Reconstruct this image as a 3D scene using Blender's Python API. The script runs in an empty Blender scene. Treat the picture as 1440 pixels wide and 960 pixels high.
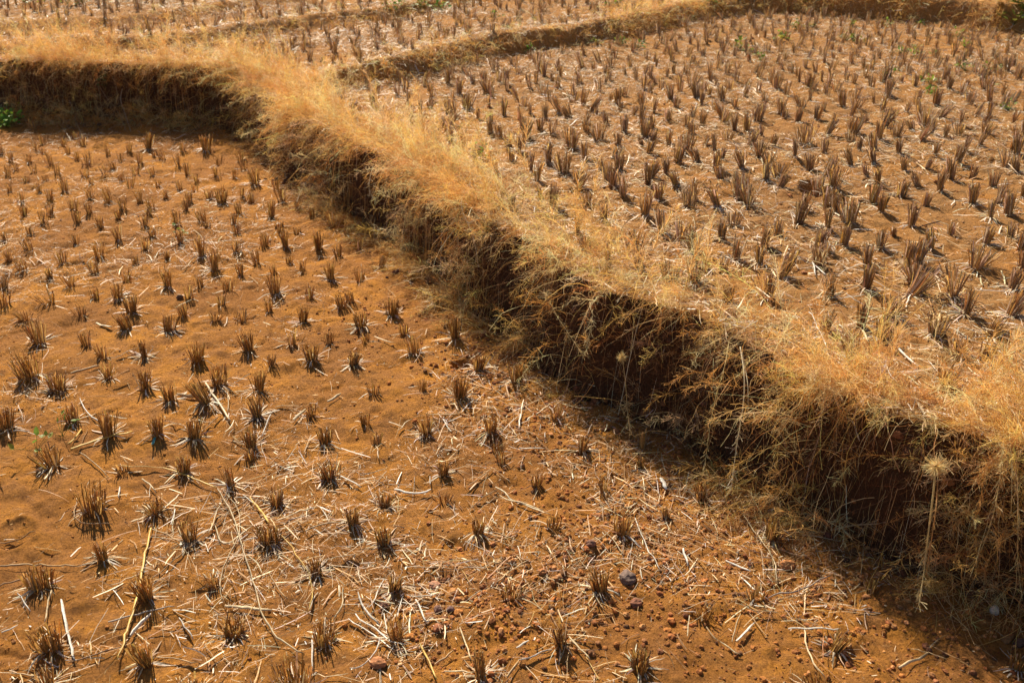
import bpy, math
import numpy as np
from mathutils import Vector

# ------------------------------------------------------------------ camera, world, sun, exposure
scene = bpy.context.scene
COL = scene.collection
CAM_H, PITCH, F_PX = 1.6, math.radians(27.0), 1400.0      # photo measured at 1440 x 960
cam_data = bpy.data.cameras.new("camera")
cam_data.lens, cam_data.sensor_width = 35.0, 36.0
cam_data.clip_start, cam_data.clip_end = 0.05, 2000
cam_data.dof.use_dof = True
cam_data.dof.focus_distance = 2.55
cam_data.dof.aperture_fstop = 7.5
cam = bpy.data.objects.new("camera", cam_data)
cam.location = (0, 0, CAM_H)
cam.rotation_euler = (math.radians(90) - PITCH, 0, 0)
COL.objects.link(cam)
scene.camera = cam

SUN_AZ, SUN_EL = math.radians(-20), math.radians(40)
sunvec = Vector((math.sin(SUN_AZ) * math.cos(SUN_EL), math.cos(SUN_AZ) * math.cos(SUN_EL), math.sin(SUN_EL)))
world = bpy.data.worlds.new("World")
scene.world = world
world.use_nodes = True
wn = world.node_tree
wn.nodes.clear()
sky = wn.nodes.new("ShaderNodeTexSky")
sky.sky_type = 'NISHITA'
sky.sun_disc = False
sky.sun_elevation = SUN_EL
sky.sun_rotation = SUN_AZ
bg = wn.nodes.new("ShaderNodeBackground")
bg.inputs[1].default_value = 0.052
wo = wn.nodes.new("ShaderNodeOutputWorld")
wn.links.new(sky.outputs[0], bg.inputs[0])
wn.links.new(bg.outputs[0], wo.inputs[0])
sl = bpy.data.lights.new("sun", 'SUN')
sl.energy = 5.0
sl.angle = math.radians(0.6)
sl.color = (1.0, 0.875, 0.69)
sun = bpy.data.objects.new("sun", sl)
sun.rotation_euler = sunvec.to_track_quat('Z', 'Y').to_euler()
COL.objects.link(sun)
scene.view_settings.view_transform = 'Standard'
scene.view_settings.look = 'None'
scene.view_settings.exposure = 0.78
scene.view_settings.gamma = 1.0
scene.view_settings.use_curve_mapping = False
scene.cycles.max_bounces = 6
scene.cycles.diffuse_bounces = 3
scene.cycles.transmission_bounces = 3
scene.cycles.use_denoising = True

rng = np.random.default_rng(7)
SP, CP = math.sin(PITCH), math.cos(PITCH)

# ------------------------------------------------------------------ measuring helpers
def proj(px, py, z):
    """world point at height z seen at photo pixel px, py (used to survey the place)"""
    u, t = (px - 720) / F_PX, (py - 480) / F_PX
    d = np.array([u, CP - t * SP, -(SP + t * CP)])
    s = (z - CAM_H) / d[2]
    return np.array([0, 0, CAM_H]) + d * s

def pix(P):
    P = np.atleast_2d(P)
    x, y, z = P[:, 0], P[:, 1], P[:, 2] - CAM_H
    zc = y * CP - z * SP
    up = y * SP + z * CP
    return 720 + F_PX * x / zc, 480 - F_PX * up / zc, zc

# ------------------------------------------------------------------ noise
def _hash(ix, iy, seed):
    h = (ix.astype(np.int64) * 374761393 + iy.astype(np.int64) * 668265263 + seed * 1442695041) & 0xffffffff
    h = ((h ^ (h >> 13)) * 1274126177) & 0xffffffff
    return ((h ^ (h >> 16)) & 0xffff) / 65535.0

def vnoise(x, y, seed=0):
    ix, iy = np.floor(x), np.floor(y)
    fx, fy = x - ix, y - iy
    fx, fy = fx * fx * (3 - 2 * fx), fy * fy * (3 - 2 * fy)
    a, b = _hash(ix, iy, seed), _hash(ix + 1, iy, seed)
    c, d = _hash(ix, iy + 1, seed), _hash(ix + 1, iy + 1, seed)
    return (a * (1 - fx) + b * fx) * (1 - fy) + (c * (1 - fx) + d * fx) * fy - 0.5

def fbm(x, y, seed=0, octs=3, rough=0.5):
    s, a = 0, 1.0
    for k in range(octs):
        s = s + a * vnoise(x * 2 ** k + 17.3 * k, y * 2 ** k - 9.1 * k, seed + k)
        a *= rough
    return s

def sstep(a, b, x):
    t = np.clip((x - a) / (b - a), 0, 1)
    return t * t * (3 - 2 * t)

# ------------------------------------------------------------------ the terraces
UP = 0.33
base_px = [(-1500, 128), (-700, 142), (-200, 158), (0, 164), (100, 168), (200, 171), (300, 176), (350, 194), (385, 240),
           (440, 278), (520, 318), (590, 368), (640, 414), (700, 460), (760, 520), (830, 566), (900, 604),
           (980, 638), (1060, 676), (1130, 722), (1220, 762), (1330, 812), (1440, 856), (1700, 965), (2300, 1260)]
crest_px = [(-1500, 82), (-700, 90), (-200, 96), (0, 101), (100, 104), (200, 108), (300, 112), (350, 122), (400, 152),
            (450, 188), (520, 224), (580, 254), (650, 294), (720, 342), (800, 390), (860, 426), (930, 450),
            (1000, 470), (1060, 504), (1150, 549), (1250, 589), (1330, 616), (1440, 644), (1700, 733), (2300, 953)]
B_px = [(-1500, 96), (-400, 96), (200, 98), (330, 104), (430, 118), (480, 109), (560, 96), (620, 86), (700, 66), (780, 57),
        (830, 52), (880, 42), (940, 28), (1000, 14), (1060, 7), (1120, 7), (1200, 14), (1300, 22), (1380, 30),
        (1440, 35), (1700, 58), (2400, 95)]
C_px = [(-1500, 80), (-400, 72), (-100, 62), (0, 58), (140, 48), (270, 42), (320, 34), (380, 24), (480, 16), (560, 10),
        (620, 2), (700, -12), (1000, -50), (1600, -70)]
D_px = [(-900, 14), (-200, 12), (0, 11), (165, 5), (250, -5), (400, -25), (900, -90)]
base_l = np.array([proj(a, b, 0.0)[:2] for a, b in base_px])
crest_l = np.array([proj(a, b, 0.27 + 0.06 * min(1, max(0, (a - 330) / 300)))[:2] for a, b in crest_px])
B_l = np.array([proj(a, b, UP)[:2] for a, b in B_px])
C_l = np.array([proj(a, b, 0.43)[:2] for a, b in C_px])
D_l = np.array([proj(a, b, 0.53)[:2] for a, b in D_px])

def sdist(x, y, line):
    """distance to a polyline, positive on its far (left-hand, walking +x) side"""
    best = np.full(x.shape, 1e9)
    sign = np.ones(x.shape)
    for (x0, y0), (x1, y1) in zip(line[:-1], line[1:]):
        dx, dy = x1 - x0, y1 - y0
        t = np.clip(((x - x0) * dx + (y - y0) * dy) / (dx * dx + dy * dy), 0, 1)
        ex, ey = x - x0 - t * dx, y - y0 - t * dy
        d2 = ex * ex + ey * ey
        m = d2 < best - 1e-12
        best = np.where(m, d2, best)
        sign = np.where(m, np.where(dx * ey - dy * ex >= 0, 1.0, -1.0), sign)
    return np.sqrt(best) * sign

hole = proj(20, 748, 0.0)
pits = [(hole[0], hole[1], 0.052, 0.009), (*proj(1150, 268, UP)[:2], 0.07, 0.03), (*proj(1180, 283, UP)[:2], 0.05, 0.03),
        (*proj(650, 512, 0)[:2], 0.04, 0.015), (*proj(110, 375, 0)[:2], 0.05, 0.012)]

def terrain(x, y):
    n1 = 0.085 * fbm(x * 3.1, y * 3.1, 3, 3)
    db = sdist(x, y, base_l) + n1 * 0.9
    dc = sdist(x, y, crest_l) + n1
    s = np.where(db <= 0, 0.0, np.where(dc >= 0, 1.0, db / (db + np.abs(dc) + 1e-6)))
    prof = 0.10 * s ** 0.8 + 0.90 * np.sin(0.5 * np.pi * sstep(0.0, 1.0, s ** 0.9)) ** 1.15
    h = (UP - 0.06 * sstep(3.6, 6.2, y - 0.25 * x)) * prof
    face = np.clip(4 * s * (1 - s), 0, 1)
    h = h + face * (0.050 * fbm(x * 8, y * 8, 11, 3, 0.55) + 0.07 * fbm(x * 3.7, y * 3.7, 13, 2) + 0.016 * fbm(x * 22, y * 22, 19, 1))
    h = h + 0.035 * np.exp(-(np.maximum(dc, 0) / 0.16) ** 2) * (s >= 1) + 0.035 * (s < 1) * sstep(0.75, 1, s)
    # smaller steps farther off
    nb = 0.12 * fbm(x * 1.6, y * 1.6, 31, 3)
    dB = sdist(x, y, B_l) + nb * 0.5
    xb = np.clip((x + 1.55) / 0.9, 0, 1)
    hB = 0.05 * xb + 0.04 * sstep(3.6, 6.2, y - 0.25 * x) + 0.06 * sstep(1.2, 3.0, x)
    h = h + hB * sstep(0.0, 0.13, dB) + 0.035 * np.exp(-((dB - 0.16) / 0.12) ** 2) * xb
    dC = sdist(x, y, C_l) + nb * 0.5
    h = h + 0.05 * sstep(0.0, 0.14, dC) + 0.03 * np.exp(-((dC - 0.16) / 0.12) ** 2)
    dD = sdist(x, y, D_l) + nb * 0.4
    h = h + 0.055 * sstep(0.0, 0.16, dD)
    # micro relief
    h = h - 0.006 * np.clip(1 - 9 * np.abs(fbm(x * 6.3, y * 6.3, 91, 2)), 0, 1) * (vnoise(x * 2, y * 2, 92) > -0.1)
    h = h + 0.018 * fbm(x * 2.2, y * 2.2, 41, 2) + 0.014 * fbm(x * 11, y * 11, 51, 3, 0.6)
    h = h + 0.0012 * vnoise(x * 38, y * 38, 61) + 0.006 * np.clip(fbm(x * 19, y * 19, 63, 2) * 2, -1, 0.6)
    for (cx, cy, r, dep) in pits:
        q = np.sqrt((x - cx) ** 2 + ((y - cy)) ** 2) / r * (1 + 0.15 * vnoise(x * 30, y * 30, 5))
        h = h - dep * np.exp(-q ** 8) + dep * 0.45 * np.exp(-((q - 1.2) / 0.2) ** 2)
    return h, s, dB, dC, dD, dc, db

GX0, GX1, GY0, GY1, GS = -11.0, 11.0, 0.0, 14.0, 0.0125
gx = np.arange(GX0, GX1, GS)
gy = np.arange(GY0, GY1, GS)
_X, _Y = np.meshgrid(gx, gy)
_R = terrain(_X, _Y)
RH, RS, RC, RB = _R[0].astype(np.float32), _R[1].astype(np.float32), _R[5].astype(np.float32), _R[6].astype(np.float32)
RSTEP = [a.astype(np.float32) for a in (_R[2], _R[3], _R[4])]
del _X, _Y, _R

def samp(R, x, y):
    fx = np.clip((x - GX0) / GS, 0, R.shape[1] - 1.001)
    fy = np.clip((y - GY0) / GS, 0, R.shape[0] - 1.001)
    ix, iy = fx.astype(int), fy.astype(int)
    ix = np.minimum(ix, R.shape[1] - 2); iy = np.minimum(iy, R.shape[0] - 2)
    fx, fy = fx - ix, fy - iy
    return ((R[iy, ix] * (1 - fx) + R[iy, ix + 1] * fx) * (1 - fy) + (R[iy + 1, ix] * (1 - fx) + R[iy + 1, ix + 1] * fx) * fy)

def H(x, y):
    return samp(RH, np.asarray(x, float), np.asarray(y, float))

def hit(px, py):
    """where the sight line of a photo pixel meets the terrain"""
    u, t = (px - 720) / F_PX, (py - 480) / F_PX
    d = np.array([u, CP - t * SP, -(SP + t * CP)])
    s = np.linspace(0.9, 13, 2600)
    P = np.array([0, 0, CAM_H]) + s[:, None] * d
    below = P[:, 2] < H(P[:, 0], P[:, 1])
    k = int(np.argmax(below)) if below.any() else len(s) - 1
    return P[k]

# ------------------------------------------------------------------ materials
def new_mat(name):
    m = bpy.data.materials.new(name)
    m.use_nodes = True
    nt = m.node_tree
    nt.nodes.clear()
    out = nt.nodes.new("ShaderNodeOutputMaterial")
    return m, nt, out

def soil_material(name, cols, clod=1.0):
    m, nt, out = new_mat(name)
    N, Lk = nt.nodes, nt.links
    tc = N.new("ShaderNodeTexCoord")
    def noise(scale, det, rough=0.6):
        n = N.new("ShaderNodeTexNoise"); n.inputs["Scale"].default_value = scale
        n.inputs["Detail"].default_value = det; n.inputs["Roughness"].default_value = rough
        Lk.new(tc.outputs["Object"], n.inputs["Vector"]); return n
    n1, n2, n3 = noise(2.3, 6), noise(14, 8, 0.7), noise(120, 6, 0.75)
    r1 = N.new("ShaderNodeValToRGB")
    r1.color_ramp.elements[0].position = 0.40; r1.color_ramp.elements[0].color = (*cols[0], 1)
    r1.color_ramp.elements[1].position = 0.62; r1.color_ramp.elements[1].color = (*cols[1], 1)
    Lk.new(n1.outputs[0], r1.inputs[0])
    r2 = N.new("ShaderNodeValToRGB")
    r2.color_ramp.elements[0].position = 0.38; r2.color_ramp.elements[0].color = (0, 0, 0, 1)
    r2.color_ramp.elements[1].position = 0.66; r2.color_ramp.elements[1].color = (1, 1, 1, 1)
    Lk.new(n2.outputs[0], r2.inputs[0])
    mx = N.new("ShaderNodeMixRGB"); mx.blend_type = 'MIX'
    Lk.new(r2.outputs[0], mx.inputs[0]); Lk.new(r1.outputs[0], mx.inputs[1]); mx.inputs[2].default_value = (*cols[2], 1)
    r3 = N.new("ShaderNodeValToRGB")
    r3.color_ramp.elements[0].position = 0.30; r3.color_ramp.elements[0].color = (0.48, 0.44, 0.42, 1)
    r3.color_ramp.elements[1].position = 0.72; r3.color_ramp.elements[1].color = (1.45, 1.42, 1.38, 1)
    Lk.new(n3.outputs[0], r3.inputs[0])
    ml = N.new("ShaderNodeMixRGB"); ml.blend_type = 'MULTIPLY'; ml.inputs[0].default_value = 0.85
    Lk.new(mx.outputs[0], ml.inputs[1]); Lk.new(r3.outputs[0], ml.inputs[2])
    # crumbs: voronoi relief
    vo = N.new("ShaderNodeTexVoronoi"); vo.inputs["Scale"].default_value = 95
    Lk.new(tc.outputs["Object"], vo.inputs["Vector"])
    n4 = noise(60, 10, 0.85)
    b1 = N.new("ShaderNodeBump"); b1.inputs["Strength"].default_value = 0.85 * clod; b1.inputs["Distance"].default_value = 0.028
    Lk.new(n4.outputs[0], b1.inputs["Height"])
    b2 = N.new("ShaderNodeBump"); b2.invert = True; b2.inputs["Strength"].default_value = 0.4 * clod
    b2.inputs["Distance"].default_value = 0.006
    Lk.new(vo.outputs["Distance"], b2.inputs["Height"]); Lk.new(b1.outputs[0], b2.inputs["Normal"])
    p = N.new("ShaderNodeBsdfPrincipled"); p.inputs["Roughness"].default_value = 0.95
    p.inputs["Specular IOR Level"].default_value = 0.15
    Lk.new(ml.outputs[0], p.inputs["Base Color"]); Lk.new(b2.outputs[0], p.inputs["Normal"])
    Lk.new(p.outputs[0], out.inputs[0])
    return m

def fibre_material(name, transl=0.35, rough=0.55, spec=0.3, streak=True):
    m, nt, out = new_mat(name)
    N, Lk = nt.nodes, nt.links
    at = N.new("ShaderNodeAttribute"); at.attribute_name = "tint"
    src = at.outputs["Color"]
    if streak:
        tc = N.new("ShaderNodeTexCoord")
        no = N.new("ShaderNodeTexNoise"); no.inputs["Scale"].default_value = 160; no.inputs["Detail"].default_value = 4
        Lk.new(tc.outputs["Object"], no.inputs["Vector"])
        r = N.new("ShaderNodeValToRGB")
        r.color_ramp.elements[0].position = 0.3; r.color_ramp.elements[0].color = (0.55, 0.5, 0.46, 1)
        r.color_ramp.elements[1].position = 0.7; r.color_ramp.elements[1].color = (1.3, 1.28, 1.22, 1)
        Lk.new(no.outputs[0], r.inputs[0])
        mu = N.new("ShaderNodeMixRGB"); mu.blend_type = 'MULTIPLY'; mu.inputs[0].default_value = 0.8
        Lk.new(src, mu.inputs[1]); Lk.new(r.outputs[0], mu.inputs[2]); src = mu.outputs[0]
    p = N.new("ShaderNodeBsdfPrincipled"); p.inputs["Roughness"].default_value = rough
    p.inputs["Specular IOR Level"].default_value = spec
    Lk.new(src, p.inputs["Base Color"])
    t = N.new("ShaderNodeBsdfTranslucent"); Lk.new(src, t.inputs["Color"])
    ms = N.new("ShaderNodeMixShader"); ms.inputs[0].default_value = transl
    Lk.new(p.outputs[0], ms.inputs[1]); Lk.new(t.outputs[0], ms.inputs[2]); Lk.new(ms.outputs[0], out.inputs[0])
    return m

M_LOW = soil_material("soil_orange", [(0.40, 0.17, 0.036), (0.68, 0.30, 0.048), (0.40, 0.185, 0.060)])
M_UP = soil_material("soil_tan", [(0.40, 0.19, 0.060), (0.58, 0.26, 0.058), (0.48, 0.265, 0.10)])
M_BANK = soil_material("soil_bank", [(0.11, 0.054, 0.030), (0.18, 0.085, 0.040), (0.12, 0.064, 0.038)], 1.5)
M_STUB = fibre_material("dry_stubble", 0.33)
M_STRAW = fibre_material("bleached_straw", 0.15, 0.5, 0.4)
M_GRASS = fibre_material("golden_dry_grass", 0.48, 0.55, 0.3, False)
M_ROOT = fibre_material("brown_bank_grass", 0.25, 0.7, 0.15, False)
M_CLOD = fibre_material("clod_earth", 0.0, 0.95, 0.15)
M_LEAF = fibre_material("green_leaf", 0.4, 0.5, 0.4, False)

# ------------------------------------------------------------------ mesh building
class MB:
    """collects numpy geometry, becomes ONE mesh object"""
    def __init__(s):
        s.v, s.f4, s.f3, s.c, s.n = [], [], [], [], 0
    def add(s, v, f4=None, f3=None, c=None):
        v = np.asarray(v, np.float32).reshape(-1, 3)
        s.v.append(v)
        if f4 is not None and len(f4): s.f4.append(np.asarray(f4, np.int64).reshape(-1, 4) + s.n)
        if f3 is not None and len(f3): s.f3.append(np.asarray(f3, np.int64).reshape(-1, 3) + s.n)
        c = np.broadcast_to(np.asarray(c if c is not None else (1, 1, 1), np.float32), (len(v), 3))
        s.c.append(c)
        s.n += len(v)
    def build(s, name, mat, parent=None, origin=(0, 0, 0), smooth=False):
        me = bpy.data.meshes.new(name)
        v = np.concatenate(s.v) - np.asarray(origin, np.float32)
        f4 = np.concatenate(s.f4) if s.f4 else np.zeros((0, 4), np.int64)
        f3 = np.concatenate(s.f3) if s.f3 else np.zeros((0, 3), np.int64)
        me.vertices.add(len(v)); me.vertices.foreach_set("co", v.astype(np.float32).ravel())
        loops = np.concatenate([f4.ravel(), f3.ravel()]).astype(np.int32)
        me.loops.add(len(loops)); me.loops.foreach_set("vertex_index", loops)
        st = np.concatenate([np.arange(len(f4)) * 4, len(f4) * 4 + np.arange(len(f3)) * 3]).astype(np.int32)
        me.polygons.add(len(st)); me.polygons.foreach_set("loop_start", st)
        me.update(calc_edges=True)
        me.polygons.foreach_set("use_smooth", np.full(len(st), smooth, bool))
        at = me.color_attributes.new("tint", 'FLOAT_COLOR', 'POINT')
        c = np.ones((len(v), 4), np.float32); c[:, :3] = np.concatenate(s.c)
        at.data.foreach_set("color", c.ravel())
        me.materials.append(mat)
        o = bpy.data.objects.new(name, me)
        COL.objects.link(o)
        if parent is not None: o.parent = parent
        else: o.location = origin
        return o

def tag(o, label=None, cat=None, group=None, kind=None):
    if label: o["label"] = label
    if cat: o["category"] = cat
    if group: o["group"] = group
    if kind: o["kind"] = kind
    return o

def empty(name, loc):
    o = bpy.data.objects.new(name, None)
    o.empty_display_size = 0.05
    COL.objects.link(o); o.location = loc
    return o

def nrm(a):
    return a / np.maximum(np.linalg.norm(a, axis=-1, keepdims=True), 1e-9)

def ribbons(mb, pts, w, col, flat=False):
    """pts (n,k,3), w (n,k) full widths, col (n,3) or (n,k,3)"""
    n, k, _ = pts.shape
    d = np.gradient(pts, axis=1)
    if flat:
        ref = np.tile(np.array([0, 0, 1.0]), (n, 1)) + rng.normal(0, 0.35, (n, 3))
    else:
        ref = rng.normal(0, 1, (n, 3))
    side = nrm(np.cross(d, np.broadcast_to(ref[:, None, :], d.shape)))
    a = pts - side * w[..., None] / 2
    b = pts + side * w[..., None] / 2
    v = np.stack([a, b], 2).reshape(-1, 3)
    base = (np.arange(n) * k * 2)[:, None] + (np.arange(k - 1) * 2)[None, :]
    base = base.ravel()
    f = np.stack([base, base + 1, base + 3, base + 2], 1)
    col = np.asarray(col, np.float32)
    c = np.broadcast_to(col[:, None, :], (n, k, 3)) if col.ndim == 2 else col
    c = np.repeat(c.reshape(-1, 3), 2, axis=0)
    mb.add(v, f4=f, c=c)

def tubes(mb, pts, r, col, sides=4, flatten=1.0):
    n, k, _ = pts.shape
    d = nrm(np.gradient(pts, axis=1))
    ref = nrm(rng.normal(0, 1, (n, 3)))
    s1 = nrm(np.cross(d, np.broadcast_to(ref[:, None, :], d.shape)))
    s2 = np.cross(d, s1) * flatten
    ang = np.arange(sides) / sides * 2 * np.pi
    v = pts[:, :, None, :] + r[:, :, None, None] * (np.cos(ang)[None, None, :, None] * s1[:, :, None, :] + np.sin(ang)[None, None, :, None] * s2[:, :, None, :])
    i0 = (np.arange(n) * k * sides)[:, None, None] + (np.arange(k - 1) * sides)[None, :, None]
    j = np.arange(sides)[None, None, :]; j2 = (j + 1) % sides
    f = np.stack([i0 + j, i0 + j2, i0 + sides + j2, i0 + sides + j], -1).reshape(-1, 4)
    top = (np.arange(n) * k * sides + (k - 1) * sides)[:, None] + np.arange(sides)[None, :]
    col = np.asarray(col, np.float32)
    c = np.broadcast_to(col[:, None, None, :], (n, k, sides, 3)) if col.ndim == 2 else np.broadcast_to(col[:, :, None, :], (n, k, sides, 3))
    if sides == 4: mb.add(v.reshape(-1, 3), f4=np.concatenate([f, top]), c=c.reshape(-1, 3))
    else:
        fan = np.concatenate([top[:, [0, q, q + 1]] for q in range(1, sides - 1)])
        mb.add(v.reshape(-1, 3), f4=f, f3=fan, c=c.reshape(-1, 3))

def grow(P0, D, L, nseg, droop, curl, clamp=True, lift=0.002, pull=None):
    n = len(P0)
    pts = np.zeros((n, nseg + 1, 3)); pts[:, 0] = P0
    d = nrm(np.asarray(D, float))
    droop = np.broadcast_to(droop, (n,))
    for k in range(nseg):
        d = d + rng.normal(0, curl, (n, 3))
        d[:, 2] -= droop / nseg
        if pull is not None: d = d + pull / nseg
        d = nrm(d)
        pts[:, k + 1] = pts[:, k] + d * (L / nseg)[:, None]
        if clamp:
            h = H(pts[:, k + 1, 0], pts[:, k + 1, 1]) + lift
            pts[:, k + 1, 2] = np.maximum(pts[:, k + 1, 2], h)
    return pts

def palette(n, cols, p, jit=0.18):
    idx = rng.choice(len(cols), n, p=np.array(p) / sum(p))
    c = np.array(cols)[idx]
    return np.clip(c * np.exp(rng.normal(0, jit, (n, 1))) * np.exp(rng.normal(0, jit * 0.25, (n, 3))), 0.01, 0.9)

# ------------------------------------------------------------------ ground (structure)
NU, NY = 1050, 1250
Yr = 0.85 * (13.6 / 0.85) ** np.linspace(0, 1, NY)
Ur = np.linspace(-0.74, 0.74, NU)
YY = np.repeat(Yr[:, None], NU, 1)
XX = Ur[None, :] * (YY + 1.3)
Tn = terrain(XX, YY)
V = np.stack([XX, YY, Tn[0]], -1).reshape(-1, 3)
S = Tn[1]
ii = (np.arange(NY - 1) * NU)[:, None] + np.arange(NU - 1)[None, :]
quads = np.stack([ii, ii + 1, ii + NU + 1, ii + NU], -1)
Sf = (S[:-1, :-1] + S[1:, :-1] + S[:-1, 1:] + S[1:, 1:]) / 4
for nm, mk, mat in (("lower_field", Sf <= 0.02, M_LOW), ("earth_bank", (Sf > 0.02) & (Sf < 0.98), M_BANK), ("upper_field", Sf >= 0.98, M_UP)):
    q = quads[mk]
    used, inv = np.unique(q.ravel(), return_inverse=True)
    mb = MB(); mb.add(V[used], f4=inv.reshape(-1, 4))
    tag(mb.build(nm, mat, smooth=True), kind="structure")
mb = MB()
r = 300.0
mb.add([(-r, -r, -0.12), (r, -r, -0.12), (r, r, -0.12), (-r, r, -0.12)], f4=[(0, 1, 2, 3)])
tag(mb.build("surrounding_ground", M_LOW), kind="structure")

# ------------------------------------------------------------------ labels by place
def where(P):
    a, b, _ = pix(P)
    return "%d%% across, %d%% down the photo" % (round(float(a[0]) / 14.4), round(float(b[0]) / 9.6))

# ------------------------------------------------------------------ rice stubble
LOW = {  # region origin (x, y): entries x, base y, height in 3x enlarged pixels, flag
 (0, 640): "225 50 115 s,520 80 45 s,775 75 90,1060 20 60,1385 100 90,395 230 130 w,655 245 80 s,800 360 110,1170 210 90,435 440 100 n,1135 370 90 w,620 600 140,1335 500 80,900 550 70,175 560 110 w,215 820 130 w,615 880 140,985 760 90 w,1370 780 110 w,975 130 110 n",
 (480, 640): "430 85 80,675 30 50,825 130 70,1105 150 70,185 220 80,430 200 50 s,50 290 80,1370 260 60 n,180 370 90,575 330 80,890 310 70,1180 335 100,220 570 90,1090 570 110,720 600 60 s,235 780 90,925 800 120,590 940 150 n,1255 900 100 w,1270 50 60",
 (960, 640): "75 190 90,375 350 110,90 680 55 s,310 600 50 s,800 570 60 s,640 820 100 r,1415 900 80",
 (0, 320): "25 55 40,130 30 40,125 95 60,320 70 50,500 50 70,615 90 60,760 65 70,640 40 40,1000 25 50,1115 80 60,1205 80 80,1345 90 90,1255 25 30,1180 20 30,40 140 60,100 180 60 w,265 150 70 w,420 120 70,400 190 60,575 155 45,850 120 90,905 180 100,1000 100 60,1085 150 70,1015 200 60,1275 185 50,1155 200 50,1220 150 40,1395 220 90,1425 120 60,210 210 45,300 250 60 s,535 230 60,705 130 40,710 250 100 n,845 250 60,965 270 60,1160 280 100,1305 300 70,10 260 70,20 330 70,210 320 70 s,400 300 60,500 300 80,800 300 70,935 330 60,1135 350 60,1435 330 60,345 370 50 s,555 360 90,775 370 60,1020 400 70,1280 400 80,110 390 60 s,715 440 80,540 430 90 l,910 390 45 s,170 490 120,365 500 70,1050 520 100,1230 495 70,1390 490 60,435 550 70,610 550 90 n,830 560 90 w,125 630 130 w,1315 560 80,1145 580 60,460 640 80,245 690 100 w,615 680 100,925 660 110 w,720 730 90,875 740 130 l,1090 690 100,25 850 110 w,310 820 90,460 880 130,665 870 90,820 890 100,1085 800 100,1310 800 70,1370 910 80,1060 930 100",
 (0, 0): "10 650 40,45 680 50,120 685 40,180 650 30,180 610 50,155 635 40,290 650 40,325 675 45,215 700 60,270 615 40,320 590 40,350 620 50,370 700 70,455 655 40,510 680 40,240 730 60,35 740 50,70 720 40,145 730 40,115 770 40,195 765 35,165 810 40,360 745 40,450 735 50,480 710 40,545 640 50,590 690 50,575 740 50,625 630 80,685 670 50,650 660 30,755 700 60,770 640 50,645 740 40,790 740 70,870 635 80,920 700 50,915 740 50,1015 680 50,1030 715 50,990 750 50,1075 780 80,40 810 50,95 855 60,215 845 60,275 810 70,385 775 30,385 835 50,460 850 70,515 765 40,550 795 60,590 850 60,665 790 40,700 835 40,760 800 50,830 765 40,825 810 40,785 890 60,800 850 50,885 840 50,935 860 80,1020 830 50,1060 860 60,1165 800 60,1190 850 70,1010 905 60,520 880 50,500 920 50,100 910 50,210 910 60,310 885 60,380 900 50,185 945 60,330 940 60,425 960 60,610 955 50,640 880 60,630 910 40,745 940 70,855 940 60,990 950 60,1145 920 80,1315 915 50,1260 880 40,1400 950 70,1180 960 30,875 960 30",
 (480, 320): "25 35 30,75 95 60,165 165 60,80 230 70,40 310 50,5 340 60,215 370 80,295 225 50,405 320 80,85 420 80,105 480 40,265 450 60,310 530 90,480 470 110,50 580 80,140 700 60 s,345 690 60,575 600 80,740 650 90,500 720 100,100 830 60,355 870 90 s,145 910 60,630 860 80,900 800 60 s,1015 940 80,660 950 60,1270 930 90 n",
 (960, 320): "45 100 90 s,165 50 80,220 140 90,340 80 90,325 150 80,400 30 60,410 210 110 r,360 290 110,165 190 60,100 180 60,560 90 100 r,570 165 110,675 75 90,780 160 90,775 255 100,830 90 80,890 35 40,950 160 100,985 150 100 r,960 290 140 r,1045 85 80,1130 30 50,1275 70 80,1240 170 100 s,1140 290 130 s,1190 370 100,1380 40 60,1420 100 80,1430 170 80,1390 260 90,1380 370 110 r,620 290 90,750 420 110,865 370 90 s,840 470 90 w,600 440 90,1065 450 90 w,1290 460 90 r,1155 540 80 s,1265 560 80 r",
}
tufts = []
for (ox, oy), txt in LOW.items():
    for e in txt.split(","):
        q = e.split()
        x, y, h = ox + float(q[0]) / 3, oy + float(q[1]) / 3, float(q[2]) / 3
        P = hit(x, y)
        zc = pix(P)[2][0]
        tufts.append(dict(P=P, h=max(0.03, h * zc / F_PX / 0.92 * (0.98 if P[2] > 0.2 else 0.80)), fl=q[3] if len(q) > 3 else "", px=(x, y), hand=True))
hand_xy = np.array([t["P"][:2] for t in tufts])

# rows that fill the other fields with the same planting distance
ca, sa = math.cos(0.22), math.sin(0.22)
D0 = 0.154
ia, ja = np.meshgrid(np.arange(-90, 90), np.arange(-90, 90))
gxx = (ia * D0).ravel() + rng.normal(0, 0.030, ia.size)
gyy = (ja * D0).ravel() + rng.normal(0, 0.030, ia.size)
cx, cy = gxx * ca - gyy * sa, gxx * sa + gyy * ca + 5
m = (cy > 0.9) & (cy < 13.2) & (np.abs(cx) < 0.74 * (cy + 1.0))
cx, cy = cx[m], cy[m]
cz = H(cx, cy)
s_ = samp(RS, cx, cy); dc_ = samp(RC, cx, cy); db_ = samp(RB, cx, cy)
u_, v_, z_ = pix(np.stack([cx, cy, cz], 1))
lowm = s_ <= 0.0
upm = (dc_ > 0.13)
for R_ in RSTEP: upm &= np.abs(samp(R_, cx, cy) - 0.06) > 0.11
inframe = (u_ > -5) & (u_ < 1445) & (v_ > -5) & (v_ < 965)
keep = (lowm & (db_ < -0.05) & (~inframe | (v_ < 185))) | (upm & (rng.random(len(cx)) > 0.05))
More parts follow.
